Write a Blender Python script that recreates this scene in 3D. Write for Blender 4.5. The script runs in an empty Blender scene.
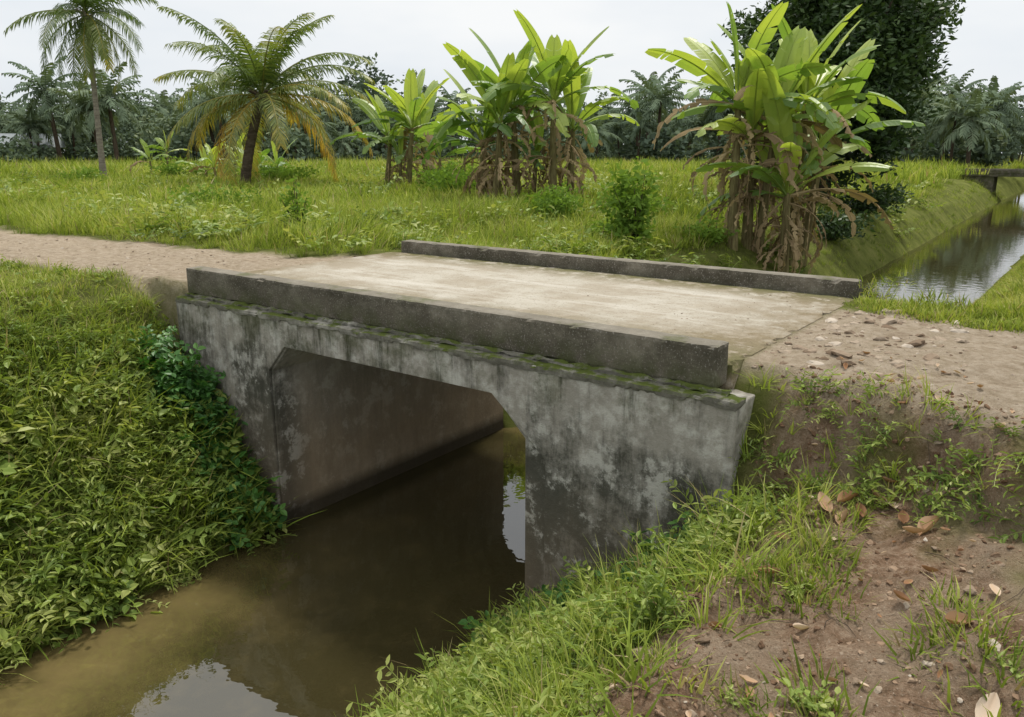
import bpy, math, random, bmesh
import numpy as np
from mathutils import Vector, Matrix, noise as mnoise
rng=np.random.default_rng(7); random.seed(7)
scene=bpy.context.scene
try:
    scene.view_settings.view_transform='Standard'; scene.view_settings.look='None'; scene.view_settings.exposure=0
except Exception: pass
# ------------------------------------------------------------------ frame of the bridge
TH=math.atan2(.598,.801); CA,SA=math.cos(TH),math.sin(TH)
A0=(1.53,5.76)
def W(s,c): return (A0[0]-CA*s+SA*c, A0[1]+SA*s+CA*c)
def L(x,y):
    dx=x-A0[0]; dy=y-A0[1]
    return (-CA*dx+SA*dy, SA*dx+CA*dy)
_tab=np.random.default_rng(3).random((256,256))
def vn(x,y,o=0):
    x=np.asarray(x,float)+o*17.3; y=np.asarray(y,float)+o*9.1
    xi=np.floor(x).astype(int); yi=np.floor(y).astype(int); fx=x-xi; fy=y-yi
    fx=fx*fx*(3-2*fx); fy=fy*fy*(3-2*fy)
    t=lambda a,b:_tab[a%256,b%256]
    return (t(xi,yi)*(1-fx)+t(xi+1,yi)*fx)*(1-fy)+(t(xi,yi+1)*(1-fx)+t(xi+1,yi+1)*fx)*fy
def fbm(x,y,o=0,n=4):
    r=0;a=.5
    for i in range(n): r=r+a*vn(x*2**i,y*2**i,o+i*3); a*=.5
    return r/(1-.5**n)
def sm(a,b,x):
    t=np.clip((x-a)/(b-a),0,1); return t*t*(3-2*t)
WATER=-2.75
def sl_of(c): return np.interp(c,[-40,-6,-3,-.2,0,4.2,4.6,8,18,35,60,90,300],[4.8,4.7,4.95,5.2,5.2,5.2,5.0,4.5,4.5,5.0,5.9,6.6,9])
def sr_of(c): return np.interp(c,[-40,-6,-.2,0,4.2,5,10,300],[1.5,1.7,1.75,1.7,1.6,.9,.75,1.0])
def edge_of(s): return np.interp(s,[-8,-4,-2.4,-1.2,-.3],[-.35,-.3,-.2,.15,.42])
def road_mask(s,c):
    n=(fbm(s*1.3,c*1.3,5)-.5)*.9
    lo=np.interp(s,[7,8,11,16,40,80],[-.05,-.1,-.6,-1.2,-4,-8]); hi=np.interp(s,[7,8,11.6,16,40,80],[3.4,2.6,2.2,1.7,-.6,-4.5])
    left=sm(-.2,.2,c-lo+n*.5)*sm(-.25,.25,hi-c+n)*sm(6.8,7,s)
    right=sm(-.15,.15,c-edge_of(s)+n*.3)*sm(-.2,.2,3.15-c+n*.6)*sm(.1,-.1,s)
    return np.clip(left+right,0,1)
def soil_mask(s,c):
    n=fbm(s*1.1,c*1.1,9)
    m=sm(.1,-.7,s)*sm(-5.8,-4.8,s+0*c)*sm(.6,.2,c-edge_of(s))
    m=m*sm(.72,.5,n+.22*sm(-2.8,-4.2,s)+.3*sm(.35,-.1,c-edge_of(s))*sm(-1.6,-3.2,s))
    return np.clip(m,0,1)
def gz(s,c):
    s=np.asarray(s,float); c=np.asarray(c,float)
    fieldz=-.3-.5*sm(14,8,s)
    pl=fieldz*sm(4.0,8.5,c)
    zr=-.76+.42*sm(-.8,-4.5,s)
    e=c-edge_of(s)+(fbm(s*2.2,c*2.2,2)-.5)*.3+(fbm(s*6,c*6,12,3)-.5)*.12
    t=np.interp(e,[-1.6,-.38,-.1,.08],[1,.84,.18,0])
    pr=zr*t - .12*sm(3.4,6,c)*sm(-3.5,-1.5,s) - .3*sm(10,22,c)
    plat=np.where(s>3.4,pl,pr)
    dl=s-sl_of(c); dr=sr_of(c)-s
    nearL=np.interp(dl,[-.9,0,.35,1.0,1.7,2.3,3.0,3.6],[-3.2,-2.78,-2.35,-1.5,-.72,-.22,0.0,1])
    farL=np.interp(dl,[-.9,0,.9,2.0,3.4,5],[-3.2,-2.78,-1.75,-1.05,-.7,.6])
    nearR=np.interp(dr,[-.9,0,1.0,2.0,2.6,3.4],[-3.2,-2.78,-1.98,-1.14,-.7,.3])
    farR=np.interp(dr,[-.9,0,1.9,3.0],[-3.2,-2.78,-.35,.2])
    f=sm(3,5,c)
    prof=np.where(s>3.4,nearL*(1-f)+farL*f,nearR*(1-f)+farR*f)
    out=np.minimum(plat,prof)
    out=out-.42*sm(-1.3,-.25,c)*np.exp(-((s-6.9)/.55)**2)*sm(.05,-.02,c)
    B=np.interp(s,[-.06,.1,.9,1.3,5.6,6,7.0,7.2],[.5,-.4,-.4,-3.2,-3.2,-.4,-.4,.5])
    wc=sm(-.13,-.01,c)*sm(4.26,4.13,c)
    inz=np.minimum(plat,B)
    out=out*(1-wc)+inz*wc
    rd=road_mask(s,c); so=soil_mask(s,c)
    nz=(fbm(s*.7,c*.7,1)-.5)*.16+(fbm(s*3,c*3,4,3)-.5)*.07
    dmp=1-.75*rd
    inside=sm(-.5,-.1,s)*sm(7.7,7.25,s)*sm(-.12,0,c)*sm(4.4,4.2,c)
    out=out+nz*dmp*(1-inside)+so*((fbm(s*5,c*5,6,4)-.5)*.16)*(1-inside)
    out=out+rd*((fbm(s*4,c*4,8,4)-.5)*.07+(fbm(s*1.1,c*2.6,18,2)-.5)*.06)*(1-inside)
    return out-.012*rd
def gzw(x,y):
    s,c=L(x,y); return float(gz(np.array([s]),np.array([c]))[0])
# ------------------------------------------------------------------ material helpers
def newmat(name):
    m=bpy.data.materials.new(name); m.use_nodes=True; nt=m.node_tree; nt.nodes.clear()
    out=nt.nodes.new('ShaderNodeOutputMaterial'); return m,nt,out
def nd(nt,t,ins=None,**kw):
    n=nt.nodes.new(t)
    for k,v in kw.items(): setattr(n,k,v)
    if ins:
        for k,v in ins.items():
            if isinstance(v,bpy.types.NodeSocket): nt.links.new(v,n.inputs[k])
            else: n.inputs[k].default_value=v
    return n
def ramp(nt,fac,stops):
    r=nt.nodes.new('ShaderNodeValToRGB'); nt.links.new(fac,r.inputs[0]); cr=r.color_ramp
    while len(cr.elements)<len(stops): cr.elements.new(.5)
    for e,(p,c) in zip(cr.elements,stops):
        e.position=p; e.color=(c if len(c)==4 else (*c,1))
    return r.outputs[0]
def math_(nt,op,a,b=0.,cl=False):
    n=nt.nodes.new('ShaderNodeMath'); n.operation=op; n.use_clamp=cl
    for i,v in enumerate((a,b)):
        if isinstance(v,bpy.types.NodeSocket): nt.links.new(v,n.inputs[i])
        else: n.inputs[i].default_value=v
    return n.outputs[0]
def mixc(nt,f,a,b,bt='MIX'):
    n=nt.nodes.new('ShaderNodeMix'); n.data_type='RGBA'; n.blend_type=bt
    for i,v in ((0,f),(6,a),(7,b)):
        if isinstance(v,bpy.types.NodeSocket): nt.links.new(v,n.inputs[i])
        else: n.inputs[i].default_value=(v if i==0 else ((*v,1) if len(v)==3 else v))
    return n.outputs[2]
def noise_(nt,vec,scale,detail=5,rough=.6):
    n=nd(nt,'ShaderNodeTexNoise',{'Scale':scale,'Detail':detail,'Roughness':rough})
    if vec is not None: nt.links.new(vec,n.inputs['Vector'])
    return n.outputs[0]
def mapping(nt,vec,sc,loc=(0,0,0)):
    n=nd(nt,'ShaderNodeMapping'); n.inputs['Scale'].default_value=sc; n.inputs['Location'].default_value=loc; nt.links.new(vec,n.inputs['Vector']); return n.outputs[0]
def rng_(nt,v,a,b,c=0.,d=1.): return nd(nt,'ShaderNodeMapRange',{0:v,1:a,2:b,3:c,4:d}).outputs[0]
def foliage(name,cols,trans=.3,patch=.25,gloss=0.,amp=.9):
    m,nt,out=newmat(name)
    at=nd(nt,'ShaderNodeAttribute',attribute_name='tint').outputs['Fac']
    rnd=nd(nt,'ShaderNodeObjectInfo').outputs['Random']
    pos=nd(nt,'ShaderNodeNewGeometry').outputs['Position']
    nz=noise_(nt,pos,patch,1)
    f=math_(nt,'ADD',at,math_(nt,'MULTIPLY',math_(nt,'SUBTRACT',rnd,.5),.25))
    f=math_(nt,'ADD',f,math_(nt,'MULTIPLY',math_(nt,'SUBTRACT',nz,.5),amp),True)
    col=ramp(nt,f,[(i/(len(cols)-1),c) for i,c in enumerate(cols)])
    d=nd(nt,'ShaderNodeBsdfDiffuse',{'Color':col})
    t=nd(nt,'ShaderNodeBsdfTranslucent',{'Color':mixc(nt,1.,col,(1.6,1.6,.7),'MULTIPLY')})
    sh=nd(nt,'ShaderNodeMixShader',{0:trans,1:d.outputs[0],2:t.outputs[0]}).outputs[0]
    if gloss>0:
        fr=nd(nt,'ShaderNodeLayerWeight',{0:.35}).outputs['Facing']
        g=nd(nt,'ShaderNodeBsdfGlossy',{'Color':(1,1,1,1),'Roughness':.45})
        sh=nd(nt,'ShaderNodeMixShader',{0:math_(nt,'MULTIPLY',math_(nt,'ADD',fr,.15),gloss),1:sh,2:g.outputs[0]}).outputs[0]
    nt.links.new(sh,out.inputs[0]); return m
M={}
M['grass']=foliage('grass_blades',[(.10,.145,.027),(.185,.245,.043),(.27,.33,.065),(.39,.40,.135)],.28,.22,0,1.1)
M['lawn']=foliage('lawn_blades',[(.105,.15,.027),(.19,.245,.044),(.27,.32,.068),(.40,.385,.145)],.28,.5,0,1.1)
M['grassdry']=foliage('dry_grass',[(.24,.19,.10),(.35,.29,.15),(.42,.36,.21)],.2)
M['weed']=foliage('weed_leaves',[(.07,.115,.024),(.135,.20,.038),(.215,.285,.056),(.33,.36,.115)],.28,.7,.05,1.2)
M['vine']=foliage('vine_leaves',[(.025,.09,.014),(.055,.15,.026),(.1,.215,.042)],.22,.6,.08)
M['banana']=foliage('banana_leaf',[(.065,.135,.034),(.115,.205,.046),(.195,.30,.062),(.36,.43,.088)],.40,.5,.12,.5)
M['bdry']=foliage('banana_dry_leaf',[(.15,.11,.065),(.28,.21,.125),(.44,.34,.2)],.15,1.)
M['palm']=foliage('palm_leaflets',[(.05,.09,.02),(.095,.145,.034),(.18,.215,.055),(.39,.31,.06),(.45,.29,.06)],.28,.5,.08,.4)
M['dark']=foliage('dark_tree_leaves',[(.018,.036,.012),(.034,.066,.019),(.056,.098,.027),(.095,.14,.04)],.15,.6,.08,.4)
M['far']=foliage('haze_tinted_leaves',[(.075,.102,.075),(.112,.15,.102),(.15,.195,.125),(.22,.255,.165)],.1,.035,0,.9)  # distance haze is painted into these paler grey-green leaf colours
M['shrub']=foliage('shrub_leaves',[(.07,.13,.022),(.13,.215,.038),(.21,.31,.065)],.3,.8)
def bark(name,c1,c2,sc=(8,8,2)):
    m,nt,out=newmat(name)
    tc=nd(nt,'ShaderNodeTexCoord').outputs['Object']
    n=noise_(nt,mapping(nt,tc,sc),1.5,5,.7)
    col=ramp(nt,n,[(.3,c1),(.7,c2)])
    b=nd(nt,'ShaderNodeBump',{'Strength':.6,'Distance':.03,'Height':n})
    p=nd(nt,'ShaderNodeBsdfDiffuse',{'Color':col,'Normal':b.outputs[0]})
    nt.links.new(p.outputs[0],out.inputs[0]); return m
M['bark']=bark('tree_bark',(.04,.03,.022),(.13,.1,.075))
M['palmbark']=bark('palm_trunk',(.13,.11,.09),(.3,.27,.22),(2,2,7))
M['palmbark2']=bark('palm_trunk_dark',(.05,.038,.028),(.15,.12,.09),(2,2,7))
M['bstem']=bark('banana_pseudostem',(.08,.06,.03),(.26,.23,.11),(9,9,1.2))
M['leafdry']=foliage('dead_leaf',[(.16,.085,.045),(.3,.17,.095),(.43,.3,.195),(.56,.46,.36)],.1,3.,0,.7)
# ------------------------------------------------------------------ mesh builder
class MB:
    def __init__(s): s.v=[];s.f=[];s.m=[];s.t=[];s.n=0
    def add(s,v,f,mi=0,tint=.5):
        v=np.asarray(v,float).reshape(-1,3); s.v.append(v)
        o=s.n
        if isinstance(f,np.ndarray): s.f+=(f+o).tolist()
        else:
            for q in f: s.f.append([i+o for i in q])
        s.m+= ([mi]*len(f) if np.isscalar(mi) else list(mi))
        s.t.append(np.full(len(v),tint) if np.isscalar(tint) else np.asarray(tint,float)); s.n+=len(v)
    def mesh(s,name,mats,smooth=False):
        me=bpy.data.meshes.new(name); me.from_pydata(np.vstack(s.v).tolist(),[],s.f)
        for m in mats: me.materials.append(m)
        me.polygons.foreach_set('material_index',[int(q) for q in s.m])
        if smooth: me.polygons.foreach_set('use_smooth',[True]*len(s.f))
        a=me.attributes.new('tint','FLOAT','POINT'); a.data.foreach_set('value',np.concatenate(s.t))
        me.update(); return me
    def obj(s,name,mats,smooth=False):
        o=bpy.data.objects.new(name,s.mesh(name,mats,smooth)); scene.collection.objects.link(o); return o
def nrm(v): return v/(np.linalg.norm(v)+1e-9)
def tube(mb,pts,rad,n=8,mi=0,tint=.5,cap=True):
    pts=np.asarray(pts,float); k=len(pts); V=[];F=[]
    for i in range(k):
        t=nrm(pts[min(i+1,k-1)]-pts[max(i-1,0)])
        a=np.cross(t,[0.1,1,0.05]) if abs(t[1])<.9 else np.cross(t,[1,0,0]); a=nrm(a); b=np.cross(t,a)
        for j in range(n):
            an=2*math.pi*j/n; V.append(pts[i]+rad[i]*(a*math.cos(an)+b*math.sin(an)))
    for i in range(k-1):
        for j in range(n):
            F.append([i*n+j,i*n+(j+1)%n,(i+1)*n+(j+1)%n,(i+1)*n+j])
    if cap: F.append([(k-1)*n+j for j in range(n)])
    mb.add(V,F,mi,tint)
def leafcloud(mb,C,size,mi=0,tint=None,asp=.5,r=rng,updown=.6):
    N=len(C)
    d=r.normal(size=(N,3)); d[:,2]*=updown; d/=np.linalg.norm(d,axis=1)[:,None]
    q=r.normal(size=(N,3)); w=np.cross(d,q); w/=np.linalg.norm(w,axis=1)[:,None]
    sz=size*(.6+.8*r.random(N))[:,None]
    a=C-d*sz*.5; b=C+w*sz*asp*.5; e=C+d*sz*.5; g=C-w*sz*asp*.5
    V=np.stack([a,b,e,g],1).reshape(-1,3)
    if tint is None: tint=r.random(N)
    mb.add(V,np.arange(N)[:,None]*4+np.arange(4),mi,np.repeat(tint,4))
def blades(mb,P,az,h,w,el,droop,tint,dry,seg,r):
    N=len(P); side=np.stack([-np.sin(az),np.cos(az),0*az],1); p=P.copy(); rows=[]
    for i in range(seg+1):
        t=i/seg; ww=(w*(1-t**1.6)*.5+.0004)[:,None]
        rows+= [p-side*ww,p+side*ww]
        e=el-droop*t; p=p+np.stack([np.cos(az)*np.cos(e),np.sin(az)*np.cos(e),np.sin(e)],1)*(h/seg)[:,None]
    V=np.stack(rows,1).reshape(-1,3); k=2*(seg+1)
    b=np.arange(N)[:,None,None]*k+np.array([[2*i,2*i+1,2*i+3,2*i+2] for i in range(seg)])[None]
    tt=np.clip(tint[:,None]+np.linspace(-.15,.12,k)[None],0,1).ravel()
    mb.add(V,b.reshape(-1,4),np.repeat((r.random(N)<dry).astype(int),seg),tt)
def patch(seed,radius,ntuft,nb,h,w,spread,dry=.05,droop=1.4,el=(50,88),mat='grass',seg=2,hvar=.35):
    r=np.random.default_rng(seed); mb=MB(); a=r.random(ntuft)*6.283; rr=radius*np.sqrt(r.random(ntuft)); N=ntuft*nb
    cx=np.repeat(rr*np.cos(a),nb); cy=np.repeat(rr*np.sin(a),nb); hh=np.repeat(np.clip(1+r.normal(0,hvar,ntuft),.35,1.9),nb); tb=np.repeat(r.uniform(.15,.85,ntuft),nb)
    b=r.random(N)*6.283; q=spread*np.sqrt(r.random(N))
    P=np.stack([cx+q*np.cos(b),cy+q*np.sin(b),np.full(N,-.03)],1)
    blades(mb,P,b+r.normal(0,.7,N),h*hh*r.uniform(.5,1.15,N),w*r.uniform(.7,1.3,N),np.radians(r.uniform(el[0],el[1],N)),r.uniform(.2,droop,N),np.clip(tb+r.normal(0,.15,N),0,1),dry,seg,r)
    return mb.mesh('grass_patch',[M[mat],M['grassdry']])
# ------------------------------------------------------------------ instancing
def coll(name,meshes):
    c=bpy.data.collections.new(name)
    for i,me in enumerate(meshes):
        o=bpy.data.objects.new(f'{name}_{i:02d}',me); c.objects.link(o)
    return c,len(meshes)
def scatter(name,P,col,smin=.8,smax=1.25,tilt=.15,scale=None,align=False):
    c,k=col; P=np.asarray(P,float); N=len(P)
    me=bpy.data.meshes.new(name); me.from_pydata(P.tolist(),[],[])
    rots=np.stack([rng.normal(0,tilt,N),rng.normal(0,tilt,N),rng.random(N)*6.283],1)
    if align:
        e=.4
        gx=(gz(*L(P[:,0]+e,P[:,1]))-gz(*L(P[:,0]-e,P[:,1])))/(2*e); gy=(gz(*L(P[:,0],P[:,1]+e))-gz(*L(P[:,0],P[:,1]-e)))/(2*e)
        for i in range(N):
            q=Vector((0,0,1)).rotation_difference(Vector((-gx[i],-gy[i],1)).normalized())
            rots[i]=(q.to_matrix()@Matrix.Rotation(rots[i,2],3,'Z')).to_euler()
    sc=smin+(smax-smin)*rng.random(N)
    if scale is not None: sc=sc*scale
    a=me.attributes.new('rot','FLOAT_VECTOR','POINT'); a.data.foreach_set('vector',rots.ravel())
    a=me.attributes.new('scl','FLOAT','POINT'); a.data.foreach_set('value',sc)
    a=me.attributes.new('idx','INT','POINT'); a.data.foreach_set('value',rng.integers(0,k,N).astype(np.int32))
    o=bpy.data.objects.new(name,me); scene.collection.objects.link(o)
    g=bpy.data.node_groups.new(name+'_nodes','GeometryNodeTree')
    g.interface.new_socket('Geometry',in_out='INPUT',socket_type='NodeSocketGeometry')
    g.interface.new_socket('Geometry',in_out='OUTPUT',socket_type='NodeSocketGeometry')
    gi=g.nodes.new('NodeGroupInput'); go=g.nodes.new('NodeGroupOutput')
    ip=g.nodes.new('GeometryNodeInstanceOnPoints'); ci=g.nodes.new('GeometryNodeCollectionInfo')
    ci.inputs['Collection'].default_value=c; ci.inputs['Separate Children'].default_value=True; ci.inputs['Reset Children'].default_value=True
    def na(n,t):
        q=g.nodes.new('GeometryNodeInputNamedAttribute'); q.data_type=t; q.inputs['Name'].default_value=n
        return [x for x in q.outputs if x.enabled and x.name=='Attribute'][0]
    e=g.nodes.new('FunctionNodeEulerToRotation')
    g.links.new(na('rot','FLOAT_VECTOR'),e.inputs[0]); g.links.new(e.outputs[0],ip.inputs['Rotation'])
    g.links.new(na('scl','FLOAT'),ip.inputs['Scale']); g.links.new(na('idx','INT'),ip.inputs['Instance Index'])
    ip.inputs['Pick Instance'].default_value=True
    g.links.new(gi.outputs[0],ip.inputs['Points']); g.links.new(ci.outputs[0],ip.inputs['Instance']); g.links.new(ip.outputs[0],go.inputs[0])
    md=o.modifiers.new('scatter','NODES'); md.node_group=g
    return o
def tuft(n,h,spread,w,seed,dry=.06,droop=1.3,el=(50,88),mat='grass',seg=3):
    return patch(seed,.001,1,n,h,w,spread,dry,droop,el,mat,seg,0.)
def ovleaf(mb,o,d,ln,w,up,mi,tint,fold=.25):
    d=nrm(d); s=nrm(np.cross(d,up)); u=np.cross(s,d)
    V=[o,o+d*ln*.3+s*w*.42+u*ln*fold*.2,o+d*ln*.65+s*w*.36+u*ln*fold*.1,o+d*ln-u*ln*.15,o+d*ln*.65-s*w*.36+u*ln*fold*.1,o+d*ln*.3-s*w*.42+u*ln*fold*.2]
    mb.add(V,[[0,1,2,3],[0,3,4,5]],mi,tint)
def weed(seed,nst,h,ll,lw,mat,step=.035,lean=(25,75)):
    r=np.random.default_rng(seed); mb=MB()
    for k in range(nst):
        az=r.random()*6.283; el=math.radians(r.uniform(*lean)); p=np.array([r.normal(0,.03),r.normal(0,.03),0.]); hh=h*r.uniform(.5,1.1)
        pts=[p.copy()]; n=max(3,int(hh/step)); dr=r.uniform(.2,1.0); tb=r.uniform(.1,.7)
        for i in range(n):
            e=el-dr*i/n; az+=r.normal(0,.08)
            dv=np.array([math.cos(az)*math.cos(e),math.sin(az)*math.cos(e),math.sin(e)]); p=p+dv*hh/n; pts.append(p.copy())
            sgn=1 if i%2 else -1
            for q in (sgn,-sgn) if r.random()<.4 else (sgn,):
                la=az+q*r.uniform(.7,1.4); le=r.uniform(-.3,.6)
                ovleaf(mb,p,np.array([math.cos(la)*math.cos(le),math.sin(la)*math.cos(le),math.sin(le)]),ll*r.uniform(.5,1.25),lw*r.uniform(.6,1.25),np.array([0,0,1.]),0,float(np.clip(tb+.35*i/n+r.normal(0,.1),0,1)))
        tube(mb,pts,[.0028]*len(pts),3,0,.7,False)
    return mb.mesh('weed',[M[mat]])
C_short=coll('lawn_tufts',[tuft(22,.12,.11,.008,i,.08,1.5,(30,80),'lawn',2) for i in range(5)])
C_lawnp=coll('lawn_patches',[patch(300+i,.62,95,12,.10,.009,.10,.08,1.5,(30,80),'lawn',2) for i in range(6)])
C_lawns=coll('lawn_small_patches',[patch(310+i,.3,22,12,.10,.009,.10,.08,1.5,(30,80),'lawn',2) for i in range(6)])
C_med=coll('field_tufts',[tuft(22,.40,.20,.016,20+i,.06) for i in range(6)])
C_fieldp=coll('field_patches',[patch(320+i,.85,66,13,.35,.019,.17,.06,1.5,(45,88),hvar=.45) for i in range(8)])
C_farp=coll('far_patches',[patch(330+i,2.7,220,9,.40,.05,.3,.06,hvar=.5) for i in range(8)])
C_long=coll('bank_tufts',[tuft(15,.36,.08,.011,60+i,.07,1.8,(30,85)) for i in range(7)])
C_tall=coll('tall_tufts',[tuft(9,.62,.05,.012,70+i,.08,1.5,(60,88)) for i in range(4)])
C_weed=coll('weeds',[weed(80+i,6,.38,.085,.03,'weed',.05) for i in range(7)])
C_weed2=coll('broad_weeds',[weed(100+i,5,.26,.08,.052,'weed',.05) for i in range(6)])
C_runner=coll('runner_weeds',[weed(140+i,4,.7,.075,.026,'weed',.06,(-15,25)) for i in range(5)])
C_vine=coll('vines',[weed(120+i,8,.34,.10,.075,'vine',.06,(10,70)) for i in range(5)])
# ------------------------------------------------------------------ ground
def grow(start,stop,step,k):
    out=[];x=start;st=step
    while abs(x-start)<abs(stop-start):
        st*=k; x+=st*(1 if stop>start else -1); out.append(x)
    return out
sA=np.array(grow(-5.,-500,.06,1.09)[::-1]+list(np.arange(-5,0,.035))+list(np.arange(0,14,.07))+grow(14.,600,.07,1.05))
cA=np.array(grow(-5.,-80,.08,1.1)[::-1]+list(np.arange(-5,4.5,.042))+list(np.arange(4.5,40,.25))+grow(40.,700,.25,1.07))
S,Cc=np.meshgrid(sA,cA,indexing='ij'); Z=gz(S,Cc); X,Y=W(S,Cc)
ns,nc=S.shape; V=np.stack([X,Y,Z],-1).reshape(-1,3)
ii=(np.arange(ns-1)[:,None]*nc+np.arange(nc-1)).ravel()
F=np.stack([ii,ii+1,ii+nc+1,ii+nc],1)
me=bpy.data.meshes.new('ground'); me.from_pydata(V.tolist(),[],F.tolist())
for nm,arr in (('road',road_mask(S,Cc)),('soil',soil_mask(S,Cc))):
    a=me.attributes.new(nm,'FLOAT','POINT'); a.data.foreach_set('value',arr.ravel())
me.polygons.foreach_set('use_smooth',[True]*len(F))
m,nt,out=newmat('ground_soil_grass')
pos=nd(nt,'ShaderNodeNewGeometry').outputs['Position']
n1=noise_(nt,pos,1.2,6,.65); n2=noise_(nt,pos,9,8,.8); n3=noise_(nt,pos,70,3,.75)
g=ramp(nt,n1,[(.3,(.07,.075,.027)),(.5,(.125,.145,.038)),(.7,(.18,.185,.06))])
rd=ramp(nt,n2,[(.32,(.25,.19,.13)),(.5,(.41,.34,.255)),(.68,(.56,.485,.385))])
rd=mixc(nt,math_(nt,'MULTIPLY',n1,.55),rd,mixc(nt,n3,(.25,.18,.12),(.49,.4,.295)))
rd=mixc(nt,rng_(nt,n3,.36,.28,0.,.45),rd,(.16,.115,.075))
rd=mixc(nt,rng_(nt,n1,.42,.32,0.,.5),rd,mixc(nt,n2,(.16,.11,.07),(.36,.28,.195)))
so=ramp(nt,n2,[(.34,(.11,.066,.042)),(.49,(.235,.152,.098)),(.66,(.42,.315,.22))])
so=mixc(nt,ramp(nt,n1,[(.44,(0,0,0)),(.6,(.85,.85,.85))]),so,mixc(nt,n3,(.2,.14,.092),(.46,.365,.265)))
so=mixc(nt,rng_(nt,n3,.58,.66,0.,.5),so,(.46,.385,.3)); so=mixc(nt,rng_(nt,n3,.4,.32,0.,.5),so,(.09,.057,.038))
aR=nd(nt,'ShaderNodeAttribute',attribute_name='road').outputs['Fac']; aS=nd(nt,'ShaderNodeAttribute',attribute_name='soil').outputs['Fac']
col=mixc(nt,math_(nt,'ADD',aS,math_(nt,'MULTIPLY',math_(nt,'SUBTRACT',n2,.5),.5),True),g,so)
col=mixc(nt,math_(nt,'ADD',aR,math_(nt,'MULTIPLY',math_(nt,'SUBTRACT',n2,.55),.6),True),col,rd)
hs=math_(nt,'ADD',n2,math_(nt,'MULTIPLY',n3,.4))
b=nd(nt,'ShaderNodeBump',{'Strength':1.,'Distance':.06,'Height':hs})
p=nd(nt,'ShaderNodeBsdfDiffuse',{'Color':col,'Normal':b.outputs[0]})
nt.links.new(p.outputs[0],out.inputs[0]); me.materials.append(m)
scene.collection.objects.link(bpy.data.objects.new('ground',me))
# ------------------------------------------------------------------ water
wc=np.concatenate([np.arange(-30,8,.15),np.arange(8,160,2.)]); ws=np.arange(-.6,13,.15)
S,Cc=np.meshgrid(ws,wc,indexing='ij'); X,Y=W(S,Cc)
me=bpy.data.meshes.new('canal_water')
n_=len(wc); ii=(np.arange(len(ws)-1)[:,None]*n_+np.arange(n_-1)).ravel()
me.from_pydata(np.stack([X,Y,np.full_like(X,WATER)],-1).reshape(-1,3).tolist(),[],np.stack([ii,ii+1,ii+n_+1,ii+n_],1).tolist())
sh=sm(2.1,-.2,sl_of(Cc)-S+(fbm(S*1.1,Cc*1.1,12)-.5)*2.2)*sm(-.3,-1.8,Cc)*.8+sm(3.9,4.6,Cc)*sm(9,6,Cc)*.9
a=me.attributes.new('shallow','FLOAT','POINT'); a.data.foreach_set('value',np.clip(sh,0,1).ravel())
m,nt,out=newmat('murky_water')
pos=nd(nt,'ShaderNodeNewGeometry').outputs['Position']
n1=noise_(nt,pos,2.2,7,.7); aS=nd(nt,'ShaderNodeAttribute',attribute_name='shallow').outputs['Fac']
f=math_(nt,'ADD',aS,math_(nt,'MULTIPLY',math_(nt,'SUBTRACT',n1,.5),.8),True)
col=mixc(nt,f,(.036,.03,.012),(.16,.122,.05))
b=nd(nt,'ShaderNodeBump',{'Strength':.16,'Distance':.02,'Height':noise_(nt,pos,3.,3,.5)})
p=nd(nt,'ShaderNodeBsdfPrincipled',{'Base Color':col,'Roughness':.015,'IOR':1.9,'Normal':b.outputs[0]})
nt.links.new(p.outputs[0],out.inputs[0]); me.materials.append(m)
scene.collection.objects.link(bpy.data.objects.new('canal_water',me))
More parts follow.
